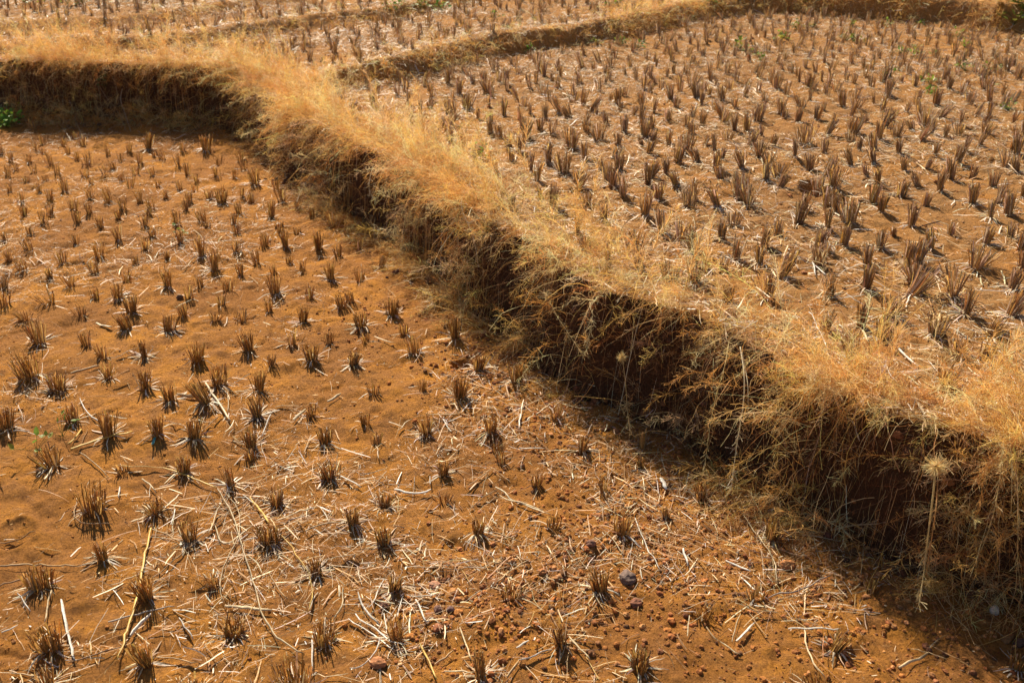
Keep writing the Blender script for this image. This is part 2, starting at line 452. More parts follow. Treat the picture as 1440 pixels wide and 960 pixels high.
for x, y, z, low in zip(cx[keep], cy[keep], cz[keep], lowm[keep]):
    if np.min((hand_xy[:, 0] - x) ** 2 + (hand_xy[:, 1] - y) ** 2) < 0.115 ** 2: continue
    if low: h, fl = rng.uniform(0.04, 0.07), rng.choice(["", "", "w", "s"])
    else: h, fl = rng.uniform(0.050, 0.098), rng.choice(["", "", "", "", "", "", "r", "l", "s", "w", "n", "n"])
    tufts.append(dict(P=np.array([x, y, z]), h=h, fl=str(fl), hand=False))

STUB_LOW = [(0.50, 0.29, 0.09), (0.38, 0.20, 0.06), (0.60, 0.38, 0.13), (0.36, 0.24, 0.14)]
STUB_UP = [(0.48, 0.31, 0.15), (0.42, 0.31, 0.23), (0.62, 0.39, 0.13), (0.34, 0.21, 0.11), (0.54, 0.42, 0.31)]
PALE = [(0.66, 0.56, 0.42), (0.58, 0.46, 0.30), (0.72, 0.66, 0.56), (0.50, 0.36, 0.20)]

def stalk_bundle(mb, t, n):
    P, h, fl = t["P"], t["h"], t["fl"]
    up = P[2] > 0.2
    R = {"w": 0.023, "n": 0.010, "s": 0.017}.get(fl, 0.0155) * (0.8 + 0.5 * h / 0.09) * rng.uniform(0.75, 1.15) * (0.72 if up else 0.92)
    spread = {"s": 0.48, "w": 0.22, "n": 0.06}.get(fl, 0.17 if not up else 0.11)
    lean = np.array([0.0, 0.0]) + rng.normal(0, 0.09, 2)
    if fl == "r": lean += (0.42, 0.06)
    if fl == "l": lean += (-0.42, 0.0)
    a, rr = rng.uniform(0, 2 * np.pi, n), np.sqrt(rng.random(n)) * R
    ex = rng.uniform(0.75, 1.25)
    b = np.stack([np.cos(a) * rr * ex, np.sin(a) * rr / ex], 1)
    out = b / R * spread + lean + rng.normal(0, 0.06, (n, 2))
    hh = h * np.clip(rng.normal(0.86, 0.13, n), 0.3, 1.12)
    k = 4
    tt = np.linspace(0, 1, k)
    pts = np.zeros((n, k, 3))
    bend = rng.normal(0, 0.07, (n, 2))
    pts[:, :, 0] = P[0] + b[:, :1] + (out[:, :1] * tt + bend[:, :1] * tt ** 2) * hh[:, None]
    pts[:, :, 1] = P[1] + b[:, 1:] + (out[:, 1:] * tt + bend[:, 1:] * tt ** 2) * hh[:, None]
    pts[:, :, 2] = P[2] - 0.008 + tt * (hh[:, None] + 0.008) * np.cos(np.clip(np.linalg.norm(out, axis=1), 0, 1.2))[:, None]
    c = palette(n, STUB_UP if up else STUB_LOW, [4, 3, 3, 2] + ([2] if up else []), 0.22)
    r0 = rng.uniform(0.0008, 0.0018, n) * (1.25 if up else 1.0)
    rad = r0[:, None] * np.array([1.15, 1.0, 0.95, 0.85])
    m = rng.random(n) < 0.6
    if m.any(): tubes(mb, pts[m], rad[m], c[m], 4, 0.6)
    m = ~m
    if m.any(): ribbons(mb, pts[m], rad[m] * 2.6, c[m] * 1.1)

def basal_leaves(mb, t, n):
    P, h = t["P"], t["h"]
    a = rng.uniform(0, 2 * np.pi, n)
    L = rng.uniform(0.02, 0.06, n) * (0.6 + h / 0.12)
    el = rng.uniform(0.0, 0.5, n)
    D = np.stack([np.cos(a) * np.cos(el), np.sin(a) * np.cos(el), np.sin(el)], 1)
    P0 = P + np.stack([np.cos(a) * 0.014, np.sin(a) * 0.014, np.full(n, 0.006)], 1)
    pts = grow(P0, D, L, 4, 0.9, 0.12, lift=0.0025)
    w = rng.uniform(0.0014, 0.0040, n)[:, None] * np.array([0.8, 1, 1, 0.8, 0.35])
    ribbons(mb, pts, w, palette(n, PALE, [4, 4, 2, 4], 0.2), flat=True)

for t in tufts:
    u, v, z = pix(t["P"] + np.array([0, 0, t["h"] / 2]))
    t["u"], t["v"], t["zc"] = float(u[0]), float(v[0]), float(z[0])
    t["in"] = -8 < t["u"] < 1448 and -8 < t["v"] < 968
    t["size"] = t["h"] / t["zc"] * (1 if t["in"] else 0)
# crowding keeps tufts from standing in one another
order = sorted(range(len(tufts)), key=lambda i: -tufts[i]["size"])
single = set(order[:298])

LAND = [("the dark grey stone", 882, 815), ("the shallow ringed pit", 20, 748), ("the white pebble", 1397, 862),
        ("the long bright yellow straw", 185, 870), ("the bent yellow straw fork", 335, 730), ("the teal scrap", 217, 622),
        ("the large rust clod", 532, 935), ("the orange clod at the bank foot", 1107, 797), ("the left edge green plant", 10, 178)]
near = {}
for nm, lx, ly in LAND:
    c = sorted((i for i in single), key=lambda i: (tufts[i]["u"] - lx) ** 2 + (tufts[i]["v"] - ly) ** 2)[0]
    if c in near: continue
    dx, dy = tufts[c]["u"] - lx, tufts[c]["v"] - ly
    side = ("right of" if dx > 0 else "left of") if abs(dx) > abs(dy) else ("below" if dy > 0 else "above")
    near[c] = f"the one standing closest {side} {nm}"

rest = MB()
seen_labels = set()
for i, t in enumerate(tufts):
    up = t["P"][2] > 0.2
    if i in single:
        mb = MB()
        stalk_bundle(mb, t, int((46 if up else 60) * rng.uniform(0.8, 1.25) * (1.3 if t["fl"] == "w" else 0.6 if t["fl"] == "n" else 1)))
        o = mb.build("rice_stubble_tuft", M_STUB, origin=t["P"])
        mb = MB(); basal_leaves(mb, t, rng.integers(14, 30))
        ch = mb.build("dead_leaf_litter", M_STRAW, parent=o, origin=t["P"])
        tag(ch, "pale dead leaves splayed at its foot")
        tall = ("tall" if t["h"] > 0.095 else "short" if t["h"] < 0.062 else "knee-cut")
        tall = {"tall": "tall", "short": "short", "knee-cut": "medium"}[tall]
        look = {"w": "broad", "n": "thin", "s": "splayed", "r": "right-leaning", "l": "left-leaning", "": "upright"}[t["fl"]]
        col = "greyish-brown" if up else "brown"
        fld = "upper field" if up else "lower field"
        if i in near: lab = f"{tall} {look} stubble tuft, {near[i]}"
        else: lab = f"{tall} {look} {col} stubble tuft, {fld}, " + "%d%% across, %d%% down photo" % (round(t["u"] / 14.4), round(t["v"] / 9.6))
        if lab in seen_labels: lab = lab.replace("% down photo", ".5% down photo")
        seen_labels.add(lab)
        tag(o, lab, "stubble tuft", "cut rice stubble tufts in the " + fld)
    else:
        k = 30 if t["zc"] < 5 else 20
        stalk_bundle(rest, t, k)
        basal_leaves(rest, t, 5)
tag(rest.build("rice_stubble", M_STUB), "smaller distant rows of cut rice stubble across the upper terraces", "stubble", kind="stuff")

# ------------------------------------------------------------------ straw litter (stuff)
def litter(n, xr, yr, dens, cols, p, Lr, Wr, name, label):
    x = rng.uniform(*xr, n * 8); y = yr[0] + (yr[1] - yr[0]) * rng.random(n * 8) ** (1.5 if yr[1] < 8 else 0.95)
    m = (np.abs(x) < 0.62 * (y + 0.9)) & (rng.random(n * 8) < dens(x, y))
    x, y = x[m][:n], y[m][:n]
    n = len(x)
    a = rng.uniform(0, 2 * np.pi, n)
    L = Lr[0] * (Lr[1] / Lr[0]) ** (rng.random(n) ** 1.9)
    D = np.stack([np.cos(a), np.sin(a), rng.normal(0.08, 0.12, n)], 1)
    P0 = np.stack([x, y, H(x, y) + rng.uniform(0.002, 0.009, n)], 1)
    pts = grow(P0, D, L, 4, 0.15, 0.10, lift=0.002 + 0.0010 * y)
    # straws are stiff: damp the bumps of the ground under them
    zlin = np.linspace(0, 1, 5)[None, :] * (pts[:, -1:, 2] - pts[:, :1, 2]) + pts[:, :1, 2]
    pts[:, :, 2] = np.maximum(pts[:, :, 2], zlin)
    w = (Wr[0] * (Wr[1] / Wr[0]) ** (rng.random(n) ** 1.8))[:, None] * np.array([0.8, 1, 1, 0.95, 0.7])
    mb = MB()
    ribbons(mb, pts, w, palette(n, cols, p, 0.2), flat=True)
    return tag(mb.build(name, M_STRAW), label, "straw", kind="stuff")

LITTER = [(0.74, 0.60, 0.40), (0.64, 0.43, 0.20), (0.46, 0.27, 0.12), (0.24, 0.13, 0.06), (0.80, 0.74, 0.64)]
def d_low(x, y):
    s = samp(RS, x, y); nb = fbm(x * 2.6, y * 2.6, 77, 3)
    d = np.clip(0.24 + 2.0 * nb + 0.9 * fbm(x * 8, y * 8, 78, 2), 0.05, 1)
    # thicker toward the middle and bottom of the lower field, thinner at the far left
    d *= 0.7 + 0.3 * sstep(-1.6, -0.1, x)
    return np.where(s <= 0.25, d, 0.0)
def d_up(x, y):
    s = samp(RS, x, y); nb = fbm(x * 2.2, y * 2.2, 99, 3)
    return np.where(s >= 0.97, np.clip(0.55 + 1.3 * nb + 0.8 * fbm(x * 8, y * 8, 79, 2) + 0.9 * np.exp(-(samp(RC, x, y) / 0.35) ** 2), 0.12, 1), 0.0)
litter(50000, (-6, 3), (1.1, 7), d_low, LITTER, [3, 3, 3.5, 2.5, 1.4], (0.006, 0.10), (0.0006, 0.0034), "straw_litter",
       "pale scattered straw and chaff lying on the orange lower field")
litter(210000, (-7, 7), (1.9, 12), d_up, LITTER, [4, 4, 3, 1.2, 1.6], (0.011, 0.11), (0.0012, 0.0048), "straw_litter",
       "bleached straw and leaf scraps strewn over the upper field")

# ------------------------------------------------------------------ clods and pebbles (stuff)
ico_t = (1 + 5 ** 0.5) / 2
ICO = nrm(np.array([(-1, ico_t, 0), (1, ico_t, 0), (-1, -ico_t, 0), (1, -ico_t, 0), (0, -1, ico_t), (0, 1, ico_t),
                (0, -1, -ico_t), (0, 1, -ico_t), (ico_t, 0, -1), (ico_t, 0, 1), (-ico_t, 0, -1), (-ico_t, 0, 1)], float))
ICF = np.array([(0, 11, 5), (0, 5, 1), (0, 1, 7), (0, 7, 10), (0, 10, 11), (1, 5, 9), (5, 11, 4), (11, 10, 2), (10, 7, 6), (7, 1, 8),
                (3, 9, 4), (3, 4, 2), (3, 2, 6), (3, 6, 8), (3, 8, 9), (4, 9, 5), (2, 4, 11), (6, 2, 10), (8, 6, 7), (9, 8, 1)])
def subdiv(v, f):
    mid, nv, nf = {}, list(v), []
    def g(a, b):
        k = (min(a, b), max(a, b))
        if k not in mid:
            q = (nv[a] + nv[b]) / 2; mid[k] = len(nv); nv.append(q / np.linalg.norm(q))
        return mid[k]
    for a, b, c in f:
        ab, bc, cq = g(a, b), g(b, c), g(c, a)
        nf += [(a, ab, cq), (b, bc, ab), (c, cq, bc), (ab, bc, cq)]
    return np.array(nv), np.array(nf)
ICO2, ICF2 = subdiv(ICO, ICF)
ICO3, ICF3 = subdiv(ICO2, ICF2)

def clods(mb, x, y, r, cols, p):
    n = len(x)
    z = H(x, y) + r * 0.25
    sc = rng.uniform(0.75, 1.25, (n, 1, 3)) * np.array([1, 1, 0.75])
    V_ = ICO2[None] * sc * (1 + rng.normal(0, 0.12, (n, len(ICO2), 1))) * r[:, None, None]
    a = rng.uniform(0, 6.28, n); c_, s_ = np.cos(a)[:, None], np.sin(a)[:, None]
    X = V_[:, :, 0] * c_ - V_[:, :, 1] * s_; Y_ = V_[:, :, 0] * s_ + V_[:, :, 1] * c_
    W = np.stack([X + x[:, None], Y_ + y[:, None], V_[:, :, 2] + z[:, None]], -1)
    F = (np.arange(n) * len(ICO2))[:, None, None] + ICF2[None]
    c = np.repeat(palette(n, cols, p, 0.15), len(ICO2), 0)
    mb.add(W.reshape(-1, 3), f3=F.reshape(-1, 3), c=c)

mb = MB()
CL = [(0.40, 0.165, 0.05), (0.30, 0.12, 0.045), (0.20, 0.09, 0.045), (0.46, 0.22, 0.09)]
def spot(px, py, rad, n, rr):
    c = hit(px, py)
    x = c[0] + rng.normal(0, rad, n); y = c[1] + rng.normal(0, rad * 1.0, n)
    m = samp(RS, x, y) < 0.3
    r = rr[0] * (rr[1] / rr[0]) ** (rng.random(n) ** 2.2)
    clods(mb, x[m], y[m], r[m], CL, [4, 3, 1.5, 2])
spot(850, 790, 0.18, 1300, (0.0013, 0.0085))
spot(700, 830, 0.14, 1000, (0.0013, 0.0075))
spot(640, 870, 0.10, 350, (0.0015, 0.009))
spot(980, 800, 0.20, 1000, (0.0013, 0.006))
spot(690, 520, 0.13, 700, (0.002, 0.008))
spot(760, 600, 0.15, 700, (0.002, 0.007))
spot(560, 450, 0.2, 300, (0.002, 0.007))
spot(900, 680, 0.16, 800, (0.002, 0.007))
spot(1100, 820, 0.2, 900, (0.0015, 0.007))
spot(1300, 900, 0.2, 900, (0.0015, 0.008))
n = 30000
x = rng.uniform(-5, 4, n); y = 1.1 + 7 * rng.random(n) ** 1.6
m = (samp(RS, x, y) <= 0.1) & (np.abs(x) < 0.6 * (y + 0.8))
clods(mb, x[m], y[m], 0.0009 + 0.0036 * rng.random(m.sum()) ** 4, [(0.44, 0.19, 0.05), (0.36, 0.15, 0.045), (0.26, 0.115, 0.045), (0.5, 0.25, 0.09)], [4, 3, 1.5, 2])
# the crumbling bank and its foot
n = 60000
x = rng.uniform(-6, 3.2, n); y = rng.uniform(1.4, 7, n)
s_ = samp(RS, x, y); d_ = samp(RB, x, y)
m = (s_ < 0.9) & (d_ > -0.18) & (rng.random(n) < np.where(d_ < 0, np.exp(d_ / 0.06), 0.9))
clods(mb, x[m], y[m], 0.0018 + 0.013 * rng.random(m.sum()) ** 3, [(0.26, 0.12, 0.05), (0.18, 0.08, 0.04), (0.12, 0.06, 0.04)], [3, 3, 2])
n = 7000
x = rng.uniform(-3, 6, n); y = rng.uniform(1.9, 9, n)
m = (samp(RS, x, y) >= 1) & (np.abs(x) < 0.6 * (y + 0.8))
clods(mb, x[m], y[m], 0.0015 + 0.007 * rng.random(m.sum()) ** 3, [(0.46, 0.21, 0.08), (0.36, 0.16, 0.07), (0.5, 0.28, 0.14)], [3, 2, 2])
tag(mb.build("soil_crumbs", M_CLOD), "small orange crumbs and gravel of dry soil", "soil crumbs", kind="stuff")

# single stones and clods one can point to
def stone(name, px, py, wpx, col, label, cat, flat=0.7):
    P = hit(px, py)
    r = wpx / 2 * pix(P)[2][0] / F_PX
    a = rng.uniform(0.85, 1.15, 3) * np.array([1, 0.9, flat])
    q = ICO3 * a
    nz = fbm(ICO3[:, 0] * 2.1 + px, ICO3[:, 1] * 2.1 + ICO3[:, 2] * 1.7, int(px), 3, 0.6)
    q = q * (1 + 0.32 * nz[:, None]) * r
    mb = MB(); c = np.clip(np.array(col) * (1 + 0.6 * fbm(ICO3[:, 0] * 4, ICO3[:, 1] * 4 + ICO3[:, 2] * 3, 3)[:, None]), 0.01, 0.9)
    P[2] = H(P[0], P[1]) + r * flat * 0.45
    mb.add(q + P, f3=ICF3, c=c)
    tag(mb.build(name, M_CLOD, origin=P, smooth=False), label, cat)
stone("stone", 882, 815, 25, (0.19, 0.14, 0.12), "dark grey stone, the only dark one among rust pebbles", "stone", 0.65)
stone("soil_clod", 1107, 797, 22, (0.55, 0.25, 0.10), "orange rounded soil clod at the foot of the bank", "clod")
stone("soil_clod", 532, 935, 20, (0.46, 0.21, 0.10), "largest rust clod, near the bottom edge below white straws", "clod")
stone("soil_clod", 894, 850, 16, (0.24, 0.11, 0.07), "dark brown clod just below the dark grey stone", "clod")
stone("soil_clod", 253, 420, 9, (0.14, 0.08, 0.05), "small black clod between tufts of the left field", "clod", 0.9)
stone("pebble", 616, 859, 12, (0.22, 0.13, 0.11), "left of two dark purplish pebbles beside white straw", "pebble", 0.8)
stone("pebble", 634, 858, 11, (0.21, 0.13, 0.12), "right of two dark purplish pebbles beside white straw", "pebble", 0.8)
stone("pebble", 611, 824, 16, (0.42, 0.22, 0.14), "flat pinkish pebble above the two dark pebbles", "pebble", 0.5)
stone("pebble", 540, 853, 13, (0.26, 0.14, 0.10), "dark round pebble left of two crossed white straws", "pebble", 0.8)
stone("pebble", 831, 766, 13, (0.27, 0.15, 0.11), "dark brown pebble right of a small stubble tuft", "pebble", 0.8)
stone("pebble", 1397, 862, 12, (0.62, 0.56, 0.50), "small white pebble in the bank's shade at lower right", "pebble", 1.4)
stone("soil_clod", 763, 806, 13, (0.46, 0.21, 0.09), "light orange pebble left of the tuft by the dark stone", "pebble")
stone("soil_clod", 616, 885, 15, (0.40, 0.17, 0.09), "reddish clod under a bundle of white straws", "clod")

# ------------------------------------------------------------------ single straws
W_, P_, Y_, T_, G_, B_ = (0.80, 0.76, 0.68), (0.70, 0.56, 0.34), (0.74, 0.50, 0.12), (0.52, 0.35, 0.17), (0.50, 0.44, 0.38), (0.33, 0.19, 0.09)
CN = {"W": (W_, "white"), "P": (P_, "pale"), "Y": (Y_, "yellow"), "T": (T_, "tan"), "G": (G_, "grey"), "B": (B_, "brown")}
STR = {
 (0, 640, 3): "Y11 640,325 605,480 590,590 545,740 500,880;Y8 480,60 680,65 780,95 920,155;P10 920,155 985,270 1030,420 1080,580 1110,700 1180,800 1280,850;P9 940,160 1010,230 1015,350 940,490 925,590 950,640;P13 950,650 1150,665;T8 650,530 800,400 960,260 1060,190;T6 640,325 760,370 800,390;P8 910,310 935,400 1000,370 1060,310;Y9 1055,195 1140,300;Y9 1190,350 1300,500 1325,600 1300,690;T8 0,480 120,480 330,480;T7 350,470 530,350;T8 330,200 305,280 350,305 480,305;B6 240,300 335,210;W15 265,625 285,740 320,885;G7 460,720 600,680 740,650;W18 550,780 640,690;B6 290,890 520,820;T12 660,865 840,890;P9 220,580 195,720;W8 80,600 135,675;W7 10,770 80,730;P8 340,0 400,40 460,105;P10 190,120 235,50;T14 50,930 200,955;W14 510,150 503,190;B7 0,570 90,540 120,530;W14 760,700 820,790;P7 600,110 660,165;P7 1170,290 1340,230;T10 2,384 60,382 112,356 150,328;P9 930,230 880,350;T8 470,560 600,510",
 (360, 720, 4): "W12 575,470 600,560 700,660;W12 520,620 650,700 780,790;W10 560,600 680,690 760,750 860,770;W9 700,730 660,840 580,910 530,900;W12 900,510 960,640;Y11 920,760 980,870 1020,960;P10 1145,665 1210,850;W10 870,500 1010,485;W8 800,600 830,480;P11 390,290 580,250;T8 280,130 370,85 480,80;W9 720,400 640,560;T13 1010,880 1110,800;P10 1060,915 1230,920;T8 80,375 130,460 180,510;P10 490,450 495,540 440,630;W10 710,490 765,545;P8 190,935 360,945 520,930;W15 320,720 322,920;T8 880,330 1000,325 1130,345",
 (480, 640, 3): "W10 225,155 300,185 380,160;P8 650,145 720,200 880,260;P6 670,190 760,215 850,245;P7 840,300 810,395;P10 795,450 655,545;P8 1110,325 1190,430;W7 1240,280 1280,390 1350,500;W11 750,880 890,835;T12 700,950 750,880;P9 960,780 1050,885;P8 1060,590 1110,670;P6 1080,640 970,760;W10 375,105 375,145;T6 640,65 525,150;T6 620,330 760,385;P6 550,235 610,180 660,160;T6 835,670 930,570;W9 740,825 790,795;W10 0,100 85,150;W24 1350,110 1370,160",
 (960, 640, 3): "W12 225,800 300,720;W9 440,750 560,745 660,750;P9 510,740 525,850 595,955;T7 960,830 1110,870;P13 910,915 1030,850;T7 280,680 360,790;P7 230,640 300,675 405,680;W8 180,460 290,505;P6 255,270 350,400 390,470 395,560;T6 430,630 480,700;G7 360,610 500,580 620,520;P7 100,740 150,800 240,855;W12 0,410 20,480;P6 205,800 240,680",
 (480, 320, 3): "Y5 530,400 640,480 760,530 850,490 990,450;W8 755,795 750,860;W9 750,940 860,945;P8 240,870 300,820;P5 20,330 60,380;P6 140,470 230,500;P6 360,800 500,800;P5 700,495 770,445",
 (0, 320, 3): "Y11 300,945 420,905 560,870;Y7 290,930 350,860;T9 300,625 420,590;T7 490,560 590,515;W8 340,730 360,790 430,835;P18 820,800 850,740;P10 870,670 930,760 975,830;P19 750,715 840,725;W8 1145,800 1105,895;B6 690,825 790,850;P7 960,700 970,780 960,800;T7 860,860 940,800;P14 410,415 475,430;P14 1240,825 1290,780;P11 1385,745 1440,710;P7 770,190 820,140;T9 0,885 50,860;W8 60,870 130,872",
 (960, 320, 3): "W9 545,160 560,215;W12 555,170 605,210;W7 530,370 575,450 608,530;P6 505,465 570,580;P24 755,450 785,495;W9 895,515 930,550 990,600;W7 855,600 880,650 910,680;W7 690,815 720,870 740,940;P9 1200,310 1180,380",
}
NAMED = {(0, 640, 3, 0): "long bright yellow straw running down past a tuft at lower left",
         (0, 640, 3, 2): "longest pale straw, curving down from the yellow fork at lower left",
         (0, 640, 3, 14): "thick white straw standing out right of the bottom-left tuft"}
for (ox, oy, sc), txt in STR.items():
    for i, e in enumerate(txt.split(";")):
        q = e.split()
        colk, wz = q[0][0], float(q[0][1:])
        pp = np.array([[float(a) for a in w.split(",")] for w in q[1:]])
        pp = pp / sc + np.array([ox, oy])
        # densify with a smooth curve
        seg = np.concatenate([[0], np.cumsum(np.linalg.norm(np.diff(pp, axis=0), axis=1))])
        K = max(5, int(seg[-1] / 9) + 2)
        s2 = np.linspace(0, seg[-1], K)
        pts2 = np.stack([np.interp(s2, seg, pp[:, 0]), np.interp(s2, seg, pp[:, 1])], 1)
        if len(pp) > 2:
            for _ in range(2):
                pts2[1:-1] = 0.25 * pts2[:-2] + 0.5 * pts2[1:-1] + 0.25 * pts2[2:]
        W = np.array([hit(a, b) for a, b in pts2])
        W[:, 2] = H(W[:, 0], W[:, 1]) + 0.004
        zz = np.convolve(np.pad(W[:, 2], 2, mode='edge'), np.ones(5) / 5, 'valid')
        W[:, 2] = np.maximum(W[:, 2] + 0.001, zz + 0.003) + rng.uniform(0.001, 0.005)
        W[:, :2] += rng.normal(0, 0.0008, (K, 2))
        zc = pix(W[K // 2])[2][0]
        w = wz / sc * zc / F_PX * 1.0
        prof = np.interp(np.linspace(0, 1, K), [0, 0.1, 0.85, 1], [0.75, 1, 0.9, 0.5]) * rng.uniform(0.88, 1.12, K)
        col = np.array(CN[colk][0]) * rng.uniform(0.82, 1.08)
        cc = np.repeat(col[None], K, 0) * (1 + 0.18 * rng.normal(0, 1, (K, 1)))
        mb = MB()
        tubes(mb, W[None], (w / 2 * prof)[None], np.clip(cc, 0.02, 0.88)[None], 6, 0.45)
        o = mb.build("straw", M_STRAW, origin=W[K // 2], smooth=True)
        ln = np.linalg.norm(np.diff(W, axis=0), axis=1).sum()
        lk = "long" if ln > 0.16 else "short" if ln < 0.07 else "loose"
        lab = NAMED.get((ox, oy, sc, i)) or f"{lk} {CN[colk][1]} straw lying at " + where(W[K // 2])
        tag(o, lab, "straw", "single straws lying on the soil")
# teal scrap beside a tuft
P = hit(217, 622); mb = MB()
w = 0.004
mb.add([P + (-w, -.014, .004), P + (w, -.013, .005), P + (w * .8, .012, .012), P + (-w, .013, .010),
        P + (-w, -.014, .002), P + (w, -.013, .003), P + (w * .8, .012, .010), P + (-w, .013, .008)],
       f4=[(0, 1, 2, 3), (4, 7, 6, 5), (0, 4, 5, 1), (1, 5, 6, 2), (2, 6, 7, 3), (3, 7, 4, 0)], c=(0.10, 0.42, 0.42))
tag(mb.build("plastic_scrap", M_STRAW, origin=P), "small teal scrap at the foot of a stubble tuft", "scrap")

# ------------------------------------------------------------------ grass of the bank
GOLD = [(0.97, 0.565, 0.19), (0.93, 0.465, 0.13), (0.97, 0.68, 0.34), (0.62, 0.30, 0.09), (0.87, 0.58, 0.32)]
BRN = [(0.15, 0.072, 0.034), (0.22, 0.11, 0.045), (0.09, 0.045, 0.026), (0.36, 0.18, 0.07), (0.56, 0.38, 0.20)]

DIST = {id(crest_l): RC, id(B_l): RSTEP[0], id(C_l): RSTEP[1], id(D_l): RSTEP[2]}
def along(line, n, lo=None, hi=None, pw=1.0):
    """random points along a polyline inside the seen stretch with the outward (downhill) normal"""
    a = np.asarray(line)
    L = np.linalg.norm(np.diff(a, axis=0), axis=1)
    ok = np.array([(abs((p[0] + q[0]) / 2) < 0.75 * ((p[1] + q[1]) / 2 + 1.2)) and (p[1] + q[1]) / 2 > 0.6 for p, q in zip(a[:-1], a[1:])])
    mid = (a[:-1] + a[1:]) / 2
    w = L * ok / np.maximum(mid[:, 1], 1) ** pw
    k = rng.choice(len(L), n, p=w / w.sum())
    t = rng.random(n)[:, None]
    P = a[k] * (1 - t) + a[k + 1] * t
    d = nrm(a[k + 1] - a[k])
    return P, np.stack([d[:, 1], -d[:, 0]], 1), d

def crest_roots(line, n, o0, o1, pw=1.0, bias=1.6):
    """roots scattered at o0..o1 metres behind the real, ragged edge"""
    R = DIST[id(line)]
    P, N, T = along(line, n * 3, pw=pw)
    Q = P - N * rng.uniform(o0 - 0.14, o1 + 0.14, (n * 3, 1))
    off = samp(R, Q[:, 0], Q[:, 1])
    f = 1 - np.clip((off - o0) / (o1 - o0), 0, 1)
    cl = fbm(Q[:, 0] * 5.5, Q[:, 1] * 5.5, 5, 3)
    keep = (off > o0) & (off < o1) & (rng.random(n * 3) < f ** (bias - 1)) & (rng.random(n * 3) < np.clip(0.58 + 2.4 * cl, 0.12, 0.9))
    Q, off = Q[keep][:n], off[keep][:n]
    e = 0.05
    G = np.stack([samp(R, Q[:, 0] + e, Q[:, 1]) - samp(R, Q[:, 0] - e, Q[:, 1]), samp(R, Q[:, 0], Q[:, 1] + e) - samp(R, Q[:, 0], Q[:, 1] - e)], 1)
    return Q, -nrm(G), None, off

def blade_field(mb, line, n, o0, o1, Lr, wr, droop, cols, p, pw=1.0, bias=1.6, outb=0.5, nseg=5, curl=0.12, thin=None):
    Q, N, T, off = crest_roots(line, n, o0, o1, pw, bias)
    if thin is not None:
        k = thin(Q); Q, N = Q[k], N[k]
    n = len(Q)
    z = H(Q[:, 0], Q[:, 1])
    D = np.zeros((n, 3)); D[:, :2] = N * outb * rng.uniform(0.0, 1.6, (n, 1)) + rng.normal(0, 0.55, (n, 2)); D[:, 2] = rng.uniform(0.25, 1.1, n)
    L = rng.uniform(*Lr, n)
    pts = grow(np.stack([Q[:, 0], Q[:, 1], z - 0.003], 1), D, L, nseg, rng.uniform(0.4, 1.6, n) * droop, curl)
    w = rng.uniform(*wr, n)[:, None] * np.linspace(1, 0.3, nseg + 1)[None]
    ribbons(mb, pts, w, palette(n, cols, p, 0.2))

def panicles(mb, roots, D, L, nh, cols, p, droop, hair=(0.015, 0.05), w=0.00075, stalkw=0.0011, clump=0.25):
    n = len(roots)
    ns = 6
    st = grow(roots, D, L, ns, droop, 0.07)
    sc = palette(n, cols, p, 0.15)
    ribbons(mb, st, np.full((n, ns + 1), stalkw) * np.linspace(1, 0.5, ns + 1), sc)
    # hairs leave the upper part of the stalk
    t = clump + (1 - clump) * rng.random((n, nh)) ** 0.9
    f = t * ns; k = np.minimum(f.astype(int), ns - 1); fr = (f - k)[..., None]
    idx = np.arange(n)[:, None]
    A = st[idx, k] * (1 - fr) + st[idx, k + 1] * fr
    T = nrm(st[idx, k + 1] - st[idx, k])
    hd = nrm(T * rng.uniform(0.3, 1.0, (n, nh, 1)) + nrm(rng.normal(0, 1, (n, nh, 3))) * 0.9)
    hl = rng.uniform(*hair, (n, nh)) * (1.25 - 0.7 * (t - clump) / (1 - clump))
    A = A.reshape(-1, 3); hd = hd.reshape(-1, 3); hl = hl.ravel()
    m = len(A)
    mid = A + hd * hl[:, None] * 0.5
    d2 = nrm(hd + rng.normal(0, 0.3, (m, 3)) - np.array([0, 0, 0.15]))
    end = mid + d2 * hl[:, None] * 0.5
    pts = np.stack([A, mid, end], 1)
    ww = rng.uniform(0.6, 1.3, m)[:, None] * w * np.array([0.8, 0.9, 1.0])
    c = np.repeat(sc, nh, 0) * np.exp(rng.normal(0, 0.12, (m, 1)))
    ribbons(mb, pts, ww, np.clip(c, 0.01, 0.9))

mb = MB()
# matted low hay behind and on the edge
HAY = GOLD + [(0.34, 0.19, 0.08), (0.22, 0.12, 0.06)]
blade_field(mb, crest_l, 26000, -0.06, 0.34, (0.03, 0.12), (0.0010, 0.0026), 1.6, HAY, [3, 3, 3, 3, 3, 3, 2], pw=0.6, bias=1.7, outb=0.2, curl=0.22)
# longer golden blades drooping over the edge
blade_field(mb, crest_l, 14000, -0.12, 0.16, (0.10, 0.26), (0.0009, 0.0022), 2.0, GOLD, [3, 2, 4, 2, 2], pw=0.5, bias=1.3, outb=1.0, nseg=6, curl=0.18)
